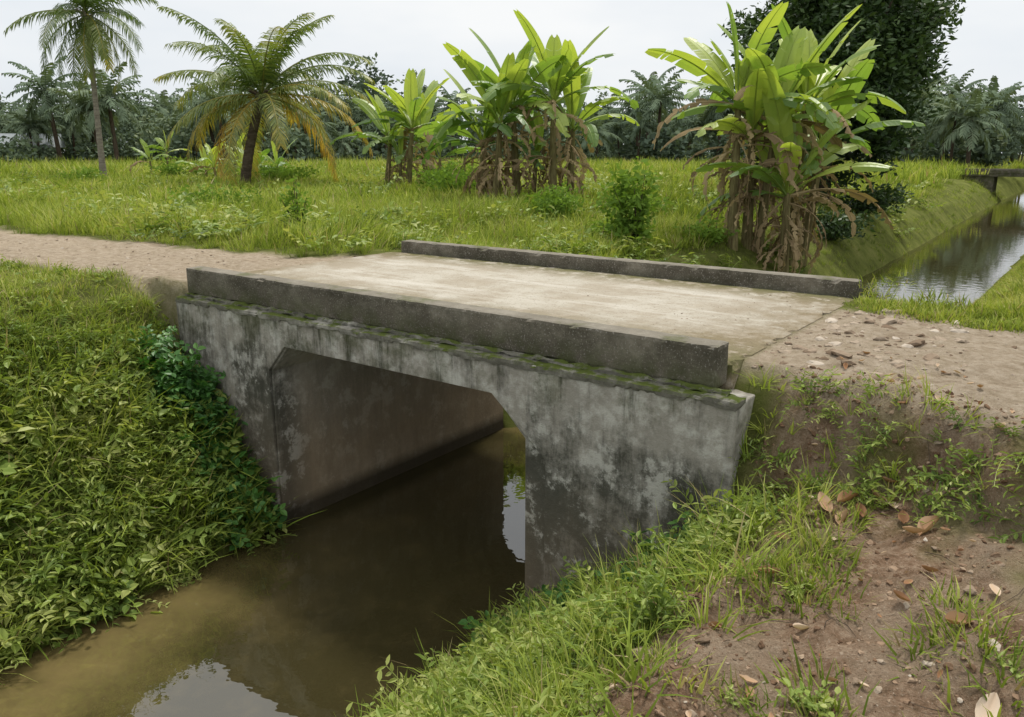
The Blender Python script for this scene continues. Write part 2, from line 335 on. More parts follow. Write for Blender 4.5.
# ------------------------------------------------------------------ bridge
def concrete(name,kind):
    m,nt,out=newmat(name)
    tc=nd(nt,'ShaderNodeTexCoord').outputs['Object']
    fine=noise_(nt,tc,26,6,.75); med=noise_(nt,tc,3.6,8,.72)
    med2=noise_(nt,mapping(nt,tc,(1,1,1),(7,3,1)),1.7,8,.68)
    sx=nd(nt,'ShaderNodeSeparateXYZ',{0:tc}); z=sx.outputs[2]
    nzs=nd(nt,'ShaderNodeSeparateXYZ',{0:nd(nt,'ShaderNodeNewGeometry').outputs['Normal']}).outputs[2]
    if kind=='wall':
        st=noise_(nt,mapping(nt,tc,(2.3,2.3,.38)),1.,8,.78); st2=noise_(nt,mapping(nt,tc,(6,6,.6),(3,0,0)),1.,7,.75)
        base=mixc(nt,fine,(.23,.212,.18),(.38,.36,.315))
        base=mixc(nt,rng_(nt,med,.44,.6,0.,.9),base,mixc(nt,fine,(.4,.385,.345),(.6,.58,.53)))
        low=rng_(nt,z,-.2,-1.3,-.35,.32)
        a=math_(nt,'ADD',math_(nt,'MULTIPLY',st,.4),math_(nt,'MULTIPLY',med2,.6))
        a=math_(nt,'ADD',a,math_(nt,'MULTIPLY',low,.24)); a=math_(nt,'ADD',a,math_(nt,'MULTIPLY',math_(nt,'SUBTRACT',fine,.5),.18))
        am=rng_(nt,a,.44,.57)
        col=mixc(nt,math_(nt,'MULTIPLY',am,.92),base,mixc(nt,med,(.026,.027,.021),(.11,.108,.085)))
        lt=math_(nt,'MULTIPLY',rng_(nt,math_(nt,'ADD',med,math_(nt,'MULTIPLY',fine,.25)),.66,.725),.8)
        col=mixc(nt,lt,col,(.47,.46,.415))
        drip=math_(nt,'MULTIPLY',math_(nt,'MULTIPLY',rng_(nt,st2,.5,.62),rng_(nt,z,-1.5,-.25)),rng_(nt,med2,.4,.56,.15,1.))
        col=mixc(nt,math_(nt,'MULTIPLY',drip,.88),col,(.03,.03,.024))
        zz=math_(nt,'ADD',z,math_(nt,'MULTIPLY',math_(nt,'SUBTRACT',med2,.5),1.2))
        col=mixc(nt,rng_(nt,zz,-1.1,-2.3,0.,.42),col,mixc(nt,st,(.12,.085,.055),(.33,.25,.17)))
        inn=rng_(nt,sx.outputs[1],.0,.35); inn=math_(nt,'MULTIPLY',inn,rng_(nt,st,.35,.6,.92,.6))
        hb=mixc(nt,rng_(nt,zz,-.8,-2.0),mixc(nt,med,(.28,.25,.205),(.5,.465,.4)),mixc(nt,med,(.24,.18,.12),(.45,.36,.25)))
        col=mixc(nt,inn,col,hb)
        col=mixc(nt,rng_(nt,z,-2.45,-2.62,0.,.85),col,(.03,.026,.018))
        gs=math_(nt,'MULTIPLY',rng_(nt,med2,.48,.58),rng_(nt,z,-.7,-.2))
        col=mixc(nt,math_(nt,'MULTIPLY',gs,.5),col,(.09,.1,.04))
    elif kind=='parapet':
        big=noise_(nt,mapping(nt,tc,(.5,.5,.8),(2,5,0)),1.,6,.7)
        base=mixc(nt,fine,(.085,.075,.058),(.24,.215,.17))
        base=mixc(nt,rng_(nt,med,.46,.66,0.,.8),base,(.3,.275,.225))
        base=mixc(nt,rng_(nt,big,.42,.58,0.,.75),base,mixc(nt,fine,(.025,.023,.017),(.11,.1,.078)))
        base=mixc(nt,rng_(nt,med2,.47,.62,0.,.6),base,(.055,.05,.036))
        sp=noise_(nt,tc,60,3,.6); base=mixc(nt,rng_(nt,sp,.58,.66,0.,.6),base,(.38,.36,.32))
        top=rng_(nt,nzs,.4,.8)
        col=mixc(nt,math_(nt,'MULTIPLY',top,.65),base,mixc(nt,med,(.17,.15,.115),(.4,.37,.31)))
        mo=math_(nt,'MULTIPLY',rng_(nt,z,.1,-.12),rng_(nt,med,.42,.54)); col=mixc(nt,math_(nt,'MULTIPLY',mo,.75),col,(.055,.065,.022))
        mo2=math_(nt,'MULTIPLY',top,rng_(nt,med2,.53,.63)); col=mixc(nt,math_(nt,'MULTIPLY',mo2,.6),col,(.11,.125,.05))
    elif kind=='deck':
        col=mixc(nt,fine,(.38,.345,.28),(.56,.525,.45))
        col=mixc(nt,rng_(nt,med2,.40,.58,0.,.75),col,mixc(nt,med,(.26,.215,.155),(.43,.38,.295)))
        wear=noise_(nt,mapping(nt,tc,(.35,2.2,1)),1.,6,.7); col=mixc(nt,rng_(nt,wear,.5,.62,0.,.6),col,(.59,.56,.495))
        y=sx.outputs[1]
        e1=rng_(nt,y,1.5,.22); e2=rng_(nt,y,3.0,3.88); e3=rng_(nt,sx.outputs[0],-1.2,.1,0.,.9); e4=rng_(nt,sx.outputs[0],-6.3,-7.2,0.,.7)
        e=math_(nt,'ADD',math_(nt,'MAXIMUM',e1,e2),math_(nt,'MAXIMUM',e3,e4))
        e=math_(nt,'MULTIPLY',e,rng_(nt,med,.36,.58,.2,1.4),True)
        col=mixc(nt,math_(nt,'MULTIPLY',e,.88),col,mixc(nt,fine,(.15,.115,.07),(.31,.255,.165)))
        ms=math_(nt,'MULTIPLY',math_(nt,'MAXIMUM',math_(nt,'POWER',e1,2.),math_(nt,'POWER',e2,1.8)),rng_(nt,med,.41,.5))
        col=mixc(nt,math_(nt,'MULTIPLY',ms,.85),col,mixc(nt,fine,(.06,.068,.022),(.14,.15,.052)))
        sp=rng_(nt,noise_(nt,tc,45,2,.5),.64,.7,0.,.7); col=mixc(nt,sp,col,(.14,.115,.08))
    else:
        col=mixc(nt,fine,(.05,.047,.038),(.25,.24,.2))
        col=mixc(nt,rng_(nt,med2,.5,.6,0.,.6),col,(.42,.405,.36))
        mf=math_(nt,'MULTIPLY',rng_(nt,nzs,.0,.5),rng_(nt,med,.43,.51))
        col=mixc(nt,mf,col,mixc(nt,fine,(.035,.05,.012),(.12,.145,.04)))
    hh=math_(nt,'ADD',math_(nt,'MULTIPLY',med,.8),fine)
    b=nd(nt,'ShaderNodeBump',{'Strength':.8,'Distance':.016,'Height':hh})
    p=nd(nt,'ShaderNodeBsdfDiffuse',{'Color':col,'Roughness':.5,'Normal':b.outputs[0]})
    nt.links.new(p.outputs[0],out.inputs[0]); return m
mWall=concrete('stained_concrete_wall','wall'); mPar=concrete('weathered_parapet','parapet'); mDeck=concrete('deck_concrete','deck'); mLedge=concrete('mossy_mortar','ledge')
bridge=bpy.data.objects.new('concrete_bridge',None); scene.collection.objects.link(bridge)
bridge.location=(A0[0],A0[1],0); bridge.rotation_euler=(0,0,-TH)
def extrude(name,prof,c0,c1,mat,bev=.012):
    n=len(prof); V=[(-s,c0,z) for s,z in prof]+[(-s,c1,z) for s,z in prof]
    F=[list(range(n)),list(range(2*n-1,n-1,-1))]+[[i,i+n,(i+1)%n+n,(i+1)%n] for i in range(n)]
    me=bpy.data.meshes.new(name); me.from_pydata(V,[],F)
    bm=bmesh.new(); bm.from_mesh(me); bmesh.ops.recalc_face_normals(bm,faces=bm.faces)
    bmesh.ops.triangulate(bm,faces=[f for f in bm.faces if len(f.verts)>4])
    bm.to_mesh(me); bm.free(); me.materials.append(mat)
    o=bpy.data.objects.new(name,me); scene.collection.objects.link(o); o.parent=bridge
    if bev:
        b=o.modifiers.new('b','BEVEL'); b.width=bev; b.segments=2; b.limit_method='ANGLE'; b.angle_limit=.5
    return o
def roughbox(name,x0,x1,y0,y1,z0,z1,mat,step=.05,amp=.006,chip=.02,seed=0.,par=bridge,rnd=.005,fr=3.5):
    xs=np.linspace(x0,x1,max(2,int((x1-x0)/step)+1)); ys=np.linspace(y0,y1,max(2,int((y1-y0)/step)+1)); zs=np.linspace(z0,z1,max(2,int((z1-z0)/step)+1))
    bm=bmesh.new(); d={}
    def gv(i,j,k):
        if (i,j,k) not in d: d[(i,j,k)]=bm.verts.new((xs[i],ys[j],zs[k]))
        return d[(i,j,k)]
    I,J,K=len(xs)-1,len(ys)-1,len(zs)-1
    for i in range(I):
        for j in range(J):
            for k in (0,K): bm.faces.new([gv(i,j,k),gv(i+1,j,k),gv(i+1,j+1,k),gv(i,j+1,k)])
        for k in range(K):
            for j in (0,J): bm.faces.new([gv(i,j,k),gv(i+1,j,k),gv(i+1,j,k+1),gv(i,j,k+1)])
    for j in range(J):
        for k in range(K):
            for i in (0,I): bm.faces.new([gv(i,j,k),gv(i,j+1,k),gv(i,j+1,k+1),gv(i,j,k+1)])
    bmesh.ops.recalc_face_normals(bm,faces=bm.faces)
    for (i,j,k),v in d.items():
        ex=(i in(0,I))+(j in(0,J))+(k in(0,K))
        p=Vector((v.co.x,v.co.y,v.co.z+seed))
        nn=mnoise.fractal(p*fr,1.,2.,4)
        off=Vector((mnoise.noise(p*9),mnoise.noise(p*9+Vector((5,0,0))),mnoise.noise(p*9+Vector((0,7,0)))))*amp
        if ex>=2:
            cdir=Vector(((1 if i==0 else -1 if i==I else 0),(1 if j==0 else -1 if j==J else 0),(1 if k==0 else -1 if k==K else 0)))
            off+=cdir*(rnd+max(0,nn-.15)*chip)
        v.co+=off
    me=bpy.data.meshes.new(name); bm.to_mesh(me); bm.free(); me.materials.append(mat)
    o=bpy.data.objects.new(name,me); scene.collection.objects.link(o); o.parent=par; return o
prof=[(-.22,-3.5),(-.22,-.2),(7.02,-.2),(7.02,-3.5),(5.23,-3.5),(5.23,-.83),(4.93,-.51),(2.04,-.51),(1.68,-.87),(1.68,-3.5)]
extrude('abutments_and_slab',prof,-.115,4.22,mWall)
prof2=[(-.225,-3.5),(-.225,-.17),(7.03,-.17),(7.03,-3.5),(5.25,-3.5),(5.25,-.82),(4.94,-.5),(2.03,-.5),(1.44,-1.0),(1.44,-3.5)]
extrude('headwall_face',prof2,-.155,-.118,mWall,.01)
roughbox('headwall_lip',-7.02,.235,-.172,.02,-.225,-.155,mLedge,.03,.012,.04,9,fr=6)
roughbox('ledge_mortar',-6.95,.12,-.08,.012,-.162,-.122,mLedge,.03,.025,.05,3,fr=6)
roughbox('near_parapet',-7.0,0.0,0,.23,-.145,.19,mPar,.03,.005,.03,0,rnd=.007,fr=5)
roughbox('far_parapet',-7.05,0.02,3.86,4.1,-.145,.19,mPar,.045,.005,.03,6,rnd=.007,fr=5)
roughbox('deck',-7.2,.03,.235,3.855,-.28,.006,mDeck,.05,.006,.12,12,fr=5)
roughbox('deck_edge',-7.2,.02,4.105,4.3,-.28,-.02,mLedge,.07,.006,.02,14)
cul=bpy.data.objects.new('distant_culvert',None); scene.collection.objects.link(cul)
q=W(4,78); cul.location=(q[0],q[1],0); cul.rotation_euler=(0,0,-TH)
roughbox('slab',-6,6,0,3,-.55,-.2,mPar,.6,.01,.02,1,cul); roughbox('kerb_front',-6,6,-.05,.2,-.198,.1,mPar,.6,.01,.02,2,cul)
roughbox('kerb_back',-6,6,2.8,3.05,-.198,.1,mPar,.6,.01,.02,2,cul)
roughbox('abutment_1',-6,-3,.1,2.9,-3.3,-.552,mPar,.6,.01,.02,2,cul); roughbox('abutment_2',3,6,.1,2.9,-3.3,-.552,mPar,.6,.01,.02,2,cul)
# ------------------------------------------------------------------ stones, gravel, debris
def stonemat(name,cols):
    m,nt,out=newmat(name)
    rn=nd(nt,'ShaderNodeObjectInfo').outputs['Random']; tc=nd(nt,'ShaderNodeTexCoord').outputs['Object']
    col=ramp(nt,rn,[(0,cols[0]),(.45,cols[1]),(.8,cols[2]),(1,cols[3])])
    col=mixc(nt,noise_(nt,tc,6,4),col,mixc(nt,1.,col,(.6,.55,.5),'MULTIPLY'))
    p=nd(nt,'ShaderNodeBsdfDiffuse',{'Color':col}); nt.links.new(p.outputs[0],out.inputs[0]); return m
mPeb=stonemat('stone',[(.17,.125,.088),(.3,.24,.18),(.4,.34,.27),(.54,.49,.42)])
mClod=stonemat('soil_clod',[(.13,.08,.052),(.22,.148,.098),(.3,.215,.15),(.4,.31,.225)])
def pebble(seed,flat=.6,mat=None):
    bm=bmesh.new(); bmesh.ops.create_icosphere(bm,subdivisions=2,radius=.5)
    for v in bm.verts:
        n=mnoise.noise(v.co*1.9+Vector((seed*3.1,0,0))); v.co*=1+.75*n; v.co.z*=flat; v.co.x*=1.2
    me=bpy.data.meshes.new('pebble'); bm.to_mesh(me); bm.free(); me.materials.append(mat or mPeb); return me
C_peb=coll('pebbles',[pebble(i,.5) for i in range(7)])
C_clod=coll('clods',[pebble(30+i,.7,mClod) for i in range(4)])
def place(s,c,dz=0):
    z=gz(s,c); x,y=W(s,c); return np.stack([x,y,z+dz],-1)
def samp(n,s0,s1,c0,c1): return rng.uniform(s0,s1,n),rng.uniform(c0,c1,n)
def campos(s,c):
    x,y=W(s,c); return np.hypot(x,y)
s,c=samp(17000,-8,-.05,-6,4); k=(road_mask(s,c)>.5)|((soil_mask(s,c)>.4)&(rng.random(len(s))<.4)); k&=rng.random(len(s))<(.12+2.2*fbm(s*1.5,c*1.5,22)**2.4)
s=s[k];c=c[k]; sz=.006+.036*rng.random(len(s))**4
P=place(s,c,-.001); s2,c2=samp(2400,7.1,24,-3,4); k=road_mask(s2,c2)>.5; s2=s2[k];c2=c2[k]; P2=place(s2,c2)
sd,cd=samp(420,0,7,.3,3.8); kd=(rng.random(420)<np.where(sd<1.2,1,.12)); sd=sd[kd];cd=cd[kd]; xd,yd=W(sd,cd); Pd=np.stack([xd,yd,np.full(len(sd),.007)],-1)
scatter('gravel',np.vstack([P,P2,Pd]),C_peb,.8,1.6,.3,scale=np.concatenate([sz,.008+.025*rng.random(len(s2))**3,.004+.014*rng.random(len(sd))**3]))
s,c=samp(150,-1.0,-.05,.35,3.3); s=-.1-np.abs(s)**1.4*1.2
scatter('broken_stones',place(s,c,-.008),C_peb,.7,1.5,.2,scale=.03+.09*rng.random(150)**2.3)
s=np.array([-.64,-.2,-.9,-2.6,-2.75,-1.9,-3.0,-2.5,-2.3,-2.9]); c=np.array([-2.3,-2.6,-2.2,1.0,1.15,-1.2,1.3,.9,1.5,1.6])
scatter('stone_chunks',place(s,c,.01),C_peb,.8,1.2,.3,scale=np.array([.09,.08,.05,.13,.1,.06,.11,.08,.09,.1]))
s,c=samp(26000,-5,.1,-6,.6); k=(soil_mask(s,c)>.3)&(rng.random(len(s))<.25+1.5*(fbm(s*3,c*3,71)>.5)); s=s[k];c=c[k]
scatter('soil_clods',place(s,c,-.002),C_clod,.7,1.4,.5,scale=.005+.03*rng.random(len(s))**4)
def deadleaf(seed):
    r=np.random.default_rng(seed); mb=MB(); n=6; curl=r.uniform(.3,1.6); cw=r.uniform(.3,1.4); V=[];T=[]
    for i in range(n+1):
        t=i/n; w=.22*math.sin(math.pi*min(1,t*.93+.04))**.8; a=(t-.5)*curl
        x=math.sin(a)/max(curl,.3); z=(1-math.cos(a))/max(curl,.3)
        for j in (-1,-.5,0,.5,1):
            V.append((x,j*w,z+.02+abs(j)**1.5*w*cw+r.normal(0,.012))); T.append(.5+.2*abs(j))
    F=[[i*5+j,i*5+j+1,i*5+j+6,i*5+j+5] for i in range(n) for j in range(4)]
    mb.add(V,F,0,np.array(T)+r.normal(0,.25)); tube(mb,[(-.5,0,.05),(-.65,0,.02)],[.01,.008],4,0,.5)
    return mb.mesh('dead_leaf',[M['leafdry']],True)
C_dl=coll('dead_leaf_set',[deadleaf(i) for i in range(9)])
s=np.array([-1.62,-1.1,-1.2,-1.0,-1.35,-2.1,-2.15,-1.9,-2.3,-1.3,-.9,-2.6,-1.7,-1.5,-2.4,-3.2,-.6,-3.5,-1.45,-1.15,-1.25,-1.7,-1.55,-2.2])
c=np.array([-.62,-.4,-.5,-.55,-.35,-2.1,-2.3,-1.6,-1.9,-.2,-1.5,.9,-1.1,-2.4,-.9,-1.0,-1.2,1.6,-.5,-.62,-.3,-.35,-.75,-2.5])
s=np.concatenate([s,rng.uniform(-3.4,-.6,170)]); c=np.concatenate([c,rng.uniform(-3.4,1.2,170)])
sc_=np.concatenate([[.18,.19,.15,.17,.17,.19,.16,.19,.1,.13,.09,.08,.1,.1,.13,.1,.09,.09,.17,.16,.14,.12,.15,.16],.025+.09*rng.random(170)**1.6])
scatter('dead_leaves',place(s,c,.016),C_dl,.85,1.15,.25,scale=sc_)
mb=MB(); r=np.random.default_rng(5)
for i in range(80):
    s0,c0=r.uniform(-3.3,-.5),r.uniform(-3.6,.1); a=r.random()*6.28; l=r.uniform(.05,.22); p0=place(s0,c0,.012); p1=place(s0+l*math.cos(a)*.5,c0+l*math.sin(a)*.5,.02); p2=place(s0+l*math.cos(a+.2),c0+l*math.sin(a+.2),.012)
    tube(mb,[p0,p1,p2],[.003,.0025,.0015],4,0,.5)
mb.obj('fallen_twigs',[M['bark']])
# ------------------------------------------------------------------ vegetation scatter
def inbridge(s,c,m=0.): return (s>-.3-m)&(s<7.3+m)&(c>-.17-m)&(c<4.35+m)
def ok(s,c,z,road=.35):
    return (~inbridge(s,c))&(z>WATER)&(road_mask(s,c)<road)&(campos(s,c)>1.6)
def jgrid(x0,x1,y0,y1,st):
    X,Y=np.meshgrid(np.arange(x0,x1,st),np.arange(y0,y1,st)); X=X.ravel();Y=Y.ravel()
    return X+rng.uniform(-.35,.35,len(X))*st,Y+rng.uniform(-.35,.35,len(Y))*st
def clear(s,c,rad):
    k=np.ones(len(s),bool)
    for a in np.linspace(0,6.283,8,endpoint=False):
        k&=(road_mask(s+rad*np.cos(a),c+rad*np.sin(a))<.3)&(~inbridge(s+rad*np.cos(a),c+rad*np.sin(a)))&(gz(s+rad*np.cos(a),c+rad*np.sin(a))>WATER+.1)
    return k
def infield(s,c): return ((c>3.2)|(s>18)|((s>7.2)&(c>1.4)))&~((s<2.5))
x,y=jgrid(-26,26,6,27,.98); s,c=L(x,y); r=np.hypot(x,y); k=(r<27)&(np.abs(np.arctan2(x,y))<.9)&infield(s,c)&clear(s,c,.85)&(s>sl_of(c)+2.8)
hv=.6+1.0*fbm(x*.3,y*.3,31)
scatter('field_grass',place(s[k],c[k]),C_fieldp,.9,1.1,.0,scale=np.clip(hv[k],.75,1.45),align=True)
N=22000; r=8*np.exp(rng.random(N)*math.log(90/8)); a=rng.uniform(-.85,.85,N); x=r*np.sin(a); y=r*np.cos(a); s,c=L(x,y); z=gz(s,c)
k=ok(s,c,z)&infield(s,c)&((~clear(s,c,1.0))|(s<sl_of(c)+4.5))
scatter('field_edge_grass',np.stack([x,y,z],-1)[k],C_med,.6,1.1,.2,scale=(np.interp(r,[8,26,90],[.6,.9,2.2])*np.where(s<sl_of(c)+2.6,.6,.9))[k])
x,y=jgrid(-62,62,16,64,3.3); s,c=L(x,y); r=np.hypot(x,y); k=(r>25)&(r<66)&(np.abs(np.arctan2(x,y))<.9)&infield(s,c)&clear(s,c,2.7)&(s>sl_of(c)+4.2)
scatter('mid_grass',place(s[k],c[k]),C_farp,.85,1.25,.0,align=True)
x,y=jgrid(-120,120,40,135,6.2); s,c=L(x,y); r=np.hypot(x,y); k=(r>62)&(r<140)&(np.abs(np.arctan2(x,y))<.9)&clear(s,c,4)&((s>sl_of(c)+5)|(s<-3))
scatter('far_grass',place(s[k],c[k]),C_farp,1.7,2.3,.0)
N=3400; r=9*np.exp(rng.random(N)*math.log(60/9)); a=rng.uniform(-.8,.8,N); x=r*np.sin(a); y=r*np.cos(a); s,c=L(x,y); z=gz(s,c)
k=ok(s,c,z)&infield(s,c)&(s>sl_of(c)+.5)&(fbm(x*.35,y*.35,40)>.54)
scatter('field_weeds',np.stack([x,y,z+.08],-1)[k],C_weed2,.9,1.7,.2,scale=np.interp(r[k],[9,60],[1.1,3.0]))
x,y=jgrid(-20,0,2,20,.68); s,c=L(x,y); k=(s>7.6)&(c<1)&clear(s,c,.62)&(s<19)
scatter('lawn_grass',place(s[k],c[k]),C_lawnp,.9,1.35,.0,align=True)
s,c=samp(5000,6.8,19,-9,1); k=ok(s,c,gz(s,c),.45)&((~clear(s,c,.75))|(s<7.9))
scatter('lawn_edge_grass',place(s[k],c[k]),C_short,.8,1.7,.2)
s,c=samp(900,7.2,19,-9,1); k=ok(s,c,gz(s,c)); scatter('lawn_weeds',place(s[k],c[k]),C_weed2,.35,.75,.3)
# left bank
s,c=samp(2700,5.0,7.5,-9,-.2); z=gz(s,c); k=ok(s,c,z)&(rng.random(len(s))<np.interp(s,[5,6.9,7.5],[1,.85,.1]))
s=s[k];c=c[k]; f=fbm(s*1.1,c*1.1,50); kk=f>.52; scl=np.interp(s,[5,6.5,7.4],[1,1,.6])*(.6+.85*fbm(s*1.7,c*1.7,57))
scatter('bank_weeds',place(s[kk],c[kk]),C_weed,.7,1.4,.4,scale=scl[kk])
scatter('bank_broad_weeds',place(s[~kk],c[~kk]),C_weed2,.8,1.7,.4,scale=scl[~kk])
s,c=samp(3000,4.95,7.6,-9,-.2); z=gz(s,c); k=ok(s,c,z)&(fbm(s*1.3,c*1.3,52)>.40)
scatter('bank_grass',place(s[k],c[k],.04),C_long,.7,1.5,.4,scale=np.interp(s[k],[5,6.6,7.5],[1.2,1.1,.5]))
s,c=samp(170,5.0,7.3,-8,-.5); scatter('bank_runner_weeds',place(s,c,.12),C_runner,.6,1.,.5)
s,c=samp(120,5.25,6.9,-.9,-.22); dz=rng.random(120)*.38*np.interp(s,[5.3,6.2,7],[.3,1,1])
scatter('creeper_vine',place(s,c,dz),C_vine,.7,1.15,.5)
# right near bank
s,c=samp(2600,-1.0,1.85,-7,-.2); z=gz(s,c); k=ok(s,c,z)&(rng.random(len(s))<np.interp(s,[-1.0,-.3,.4],[.12,.5,1]))&(campos(s,c)>2.4)&(fbm(s*1.6,c*1.6,55)>.38)
scatter('canal_bank_grass',place(s[k],c[k]),C_long,.5,1.25,.4)
s,c=samp(900,-.6,1.8,-6,-.2); z=gz(s,c); k2=ok(s,c,z)&(campos(s,c)>2.4)&(fbm(s*1.4,c*1.4,58)>.44); scatter('canal_bank_weeds',place(s[k2],c[k2],.03),C_weed,.5,1.15,.4)
s,c=samp(300,-.5,1.85,-5,-.2); z=gz(s,c); k2=ok(s,c,z)&(campos(s,c)>2.9)&(fbm(s*1.4,c*1.4,59)>.47); scatter('canal_bank_tall_grass',place(s[k2],c[k2]),C_tall,.5,1.0,.3)
s,c=samp(60,-.1,1.7,-.8,-.22); scatter('abutment_vine',place(s,c,.03),C_vine,.45,.95,.4)
# patches on the bare soil
s,c=samp(7000,-7,-.2,-7,.5); z=gz(s,c); so=soil_mask(s,c); n=fbm(s*2.0,c*2.0,60)
pr=np.where(so<.35,.65,0)+np.clip((n-.515)*5,0,.85)
k=ok(s,c,z)&(rng.random(len(s))<pr)&(campos(s,c)>1.8)
scatter('sparse_grass',place(s[k],c[k]),C_short,.5,1.7,.25)
k2=k&(rng.random(len(s))<.16); scatter('sparse_weeds',place(s[k2],c[k2]),C_weed2,.3,.7,.3)
k3=k&(rng.random(len(s))<.08); scatter('sparse_tall_grass',place(s[k3],c[k3]),C_long,.4,.8,.4)
s,c=samp(200,-2.6,-.25,-.6,.6); e=c-edge_of(s); k=(e<0)&(e>-.55)&(rng.random(200)<.6)
scatter('road_edge_weeds',place(s[k],c[k]),C_weed,.4,.8,.5)
s,c=samp(60,-3.2,-.25,-.7,.4); e=c-edge_of(s); k=(e<-.1)&(e>-.5)
scatter('road_edge_runners',place(s[k],c[k],.03),C_runner,.4,.7,.4)
s,c=samp(160,-4,-.25,-.7,.5); e=c-edge_of(s); k=(e<.05)&(e>-.5)
scatter('road_edge_grass',place(s[k],c[k]),C_long,.4,.8,.5)
s,c=samp(3000,-9,.6,2.9,18); z=gz(s,c); k=ok(s,c,z)
scatter('far_bank_grass',place(s[k],c[k]),C_lawns,.9,1.4,.0,align=True)
# ------------------------------------------------------------------ banana
def banleaf(mb,o,az,el0,Ln,w,droop,r,tint,mi=0,torn=.5,roll=0.,n=18):
    o=np.array(o,float); p=o.copy(); P=[];T=[]
    for i in range(n+1):
        t=i/n; e=el0-droop*t**1.5
        d=np.array([math.cos(az)*math.cos(e),math.sin(az)*math.cos(e),math.sin(e)])
        P.append(p.copy()); T.append(d); p=p+d*Ln/n
    side0=np.array([-math.sin(az),math.cos(az),0])
    for sg in (-1,1):
        i=int(.13*n)
        while i<n:
            ln=int(r.integers(1,4)) if r.random()<torn else int(r.integers(3,7)); j=min(n,i+ln)
            off=r.normal(0,.22)*torn*1.6 - (.5*torn*r.random()); V=[]
            for q in range(i,j+1):
                t=q/n; ww=w*.5*max(.03,math.sin(math.pi*min(1,(t-.1)/.92))**.5 if t>.11 else .03)
                sd=nrm(side0*math.cos(roll)+np.cross(T[q],side0)*-math.sin(roll)); up=np.cross(sd,T[q]); up=up if up[2]>0 or abs(T[q][2])>.9 else -up
                shf=.03*torn if q==i else (-.03*torn if q==j else 0)
                a1=.38-.3*t+off*.5; a2=a1-.5+off
                v0=P[q]; v1=v0+(sd*sg*math.cos(a1)+up*math.sin(a1))*ww*.5+T[q]*(.06*w+shf)
                v2=v1+(sd*sg*math.cos(a2)+up*math.sin(a2))*ww*.5*(1 if torn<.9 else r.uniform(.4,1.2))+T[q]*(.12*w+shf*2)
                V+=[v0,v1,v2]
            F=[]
            for q in range(j-i): F+=[[3*q,3*q+1,3*q+4,3*q+3],[3*q+1,3*q+2,3*q+5,3*q+4]]
            mb.add(V,F,mi,float(np.clip(tint+r.normal(0,.06),0,1))); i=j
    tube(mb,P,np.linspace(.03,.004,n+1)*(Ln/2.2),4,mi,min(1,tint+.35),False)
def banana_stem(mb,x,y,h,r,z0,nl,sc,dry):
    lean=r.normal(0,.07,2)
    top=np.array([x+lean[0]*h,y+lean[1]*h,z0+h]); pts=[np.array([x,y,z0-.1])*(1-t)+top*t for t in np.linspace(0,1,6)]
    tube(mb,pts,np.linspace(.15,.075,6)*sc,9,1,.5)
    a0=r.random()*6.28
    for i in range(nl):
        t=i/(nl-1); az=a0+i*2.4+r.normal(0,.25); el=math.radians(86-70*t**.7+r.normal(0,7))
        L_=sc*r.uniform(2.2,3.0)*(1 if i else .75)
        dead=(t>.8 and r.random()<.3)
        banleaf(mb,top-np.array([0,0,.12*t]),az,el,L_,sc*r.uniform(.5,.66)*(.7 if dead else 1),(.45+.95*t)*r.uniform(.75,1.25)*(1.3 if dead else 1),r,float(np.clip(.95-.55*t+r.normal(0,.15),0,1)) if r.random()>.06 else 1.,2 if dead else 0,.15+.7*t if i>1 else .04,r.normal(0,.35))
    for i in range(dry):
        az=r.random()*6.28; zz=z0+h*r.uniform(.3,1.0)
        b=pts[0]*(1-(zz-z0)/h)+top*((zz-z0)/h)
        banleaf(mb,b,az,math.radians(r.uniform(-50,25)),sc*min(r.uniform(.9,1.8),(zz-z0)*.95/sc+.3),r.uniform(.12,.24)*sc,r.uniform(1.4,2.1),r,r.random(),2,1.,r.normal(0,1.2),13)
def clump(name,plants,seed,sc=1.,dry=5,nl=9):
    r=np.random.default_rng(seed); mb=MB(); x0,y0=plants[0][:2]; z0=gzw(x0,y0)
    for (x,y,h) in plants: banana_stem(mb,x-x0,y-y0,h,r,gzw(x,y)-z0,nl if h>2 else 6,sc*(1 if h>2 else .7),dry)
    o=mb.obj(name,[M['banana'],M['bstem'],M['bdry']]); o.location=(x0,y0,z0); return o
clump('banana_plant',[(6.3,23,4.0),(7.2,23.6,3.7),(8.4,24.2,4.4),(9.0,24.9,3.5),(7.8,22.9,2.4),(6.9,23.6,3.1)],11,1.16,28,12)
clump('banana_plant',[(1.5,30,3.7),(.2,30.6,3.4),(-.6,30.4,2.8),(2.2,31,2.7),(.8,31.2,1.8),(-1.1,31.2,2.2)],12,1.18,26,11)
clump('banana_plant',[(-5.1,40,3.0),(-4.2,41,2.4),(-6.3,41,2.3),(-3.6,40,1.6),(-5.6,40.6,1.5)],13,1.15,12,10)
clump('banana_plant',[(-23.3,53,1.3),(-22.6,54,1.9)],14,1.0,2,7)
clump('banana_plant',[(-18.0,50,1.0),(-16.8,51,.9),(-19.0,51,.8),(-17.4,52,1.2)],15,1.1,1,8)
clump('banana_plant',[(-14.9,48,.9),(-14.0,49,1.0)],16,1.1,1,8)
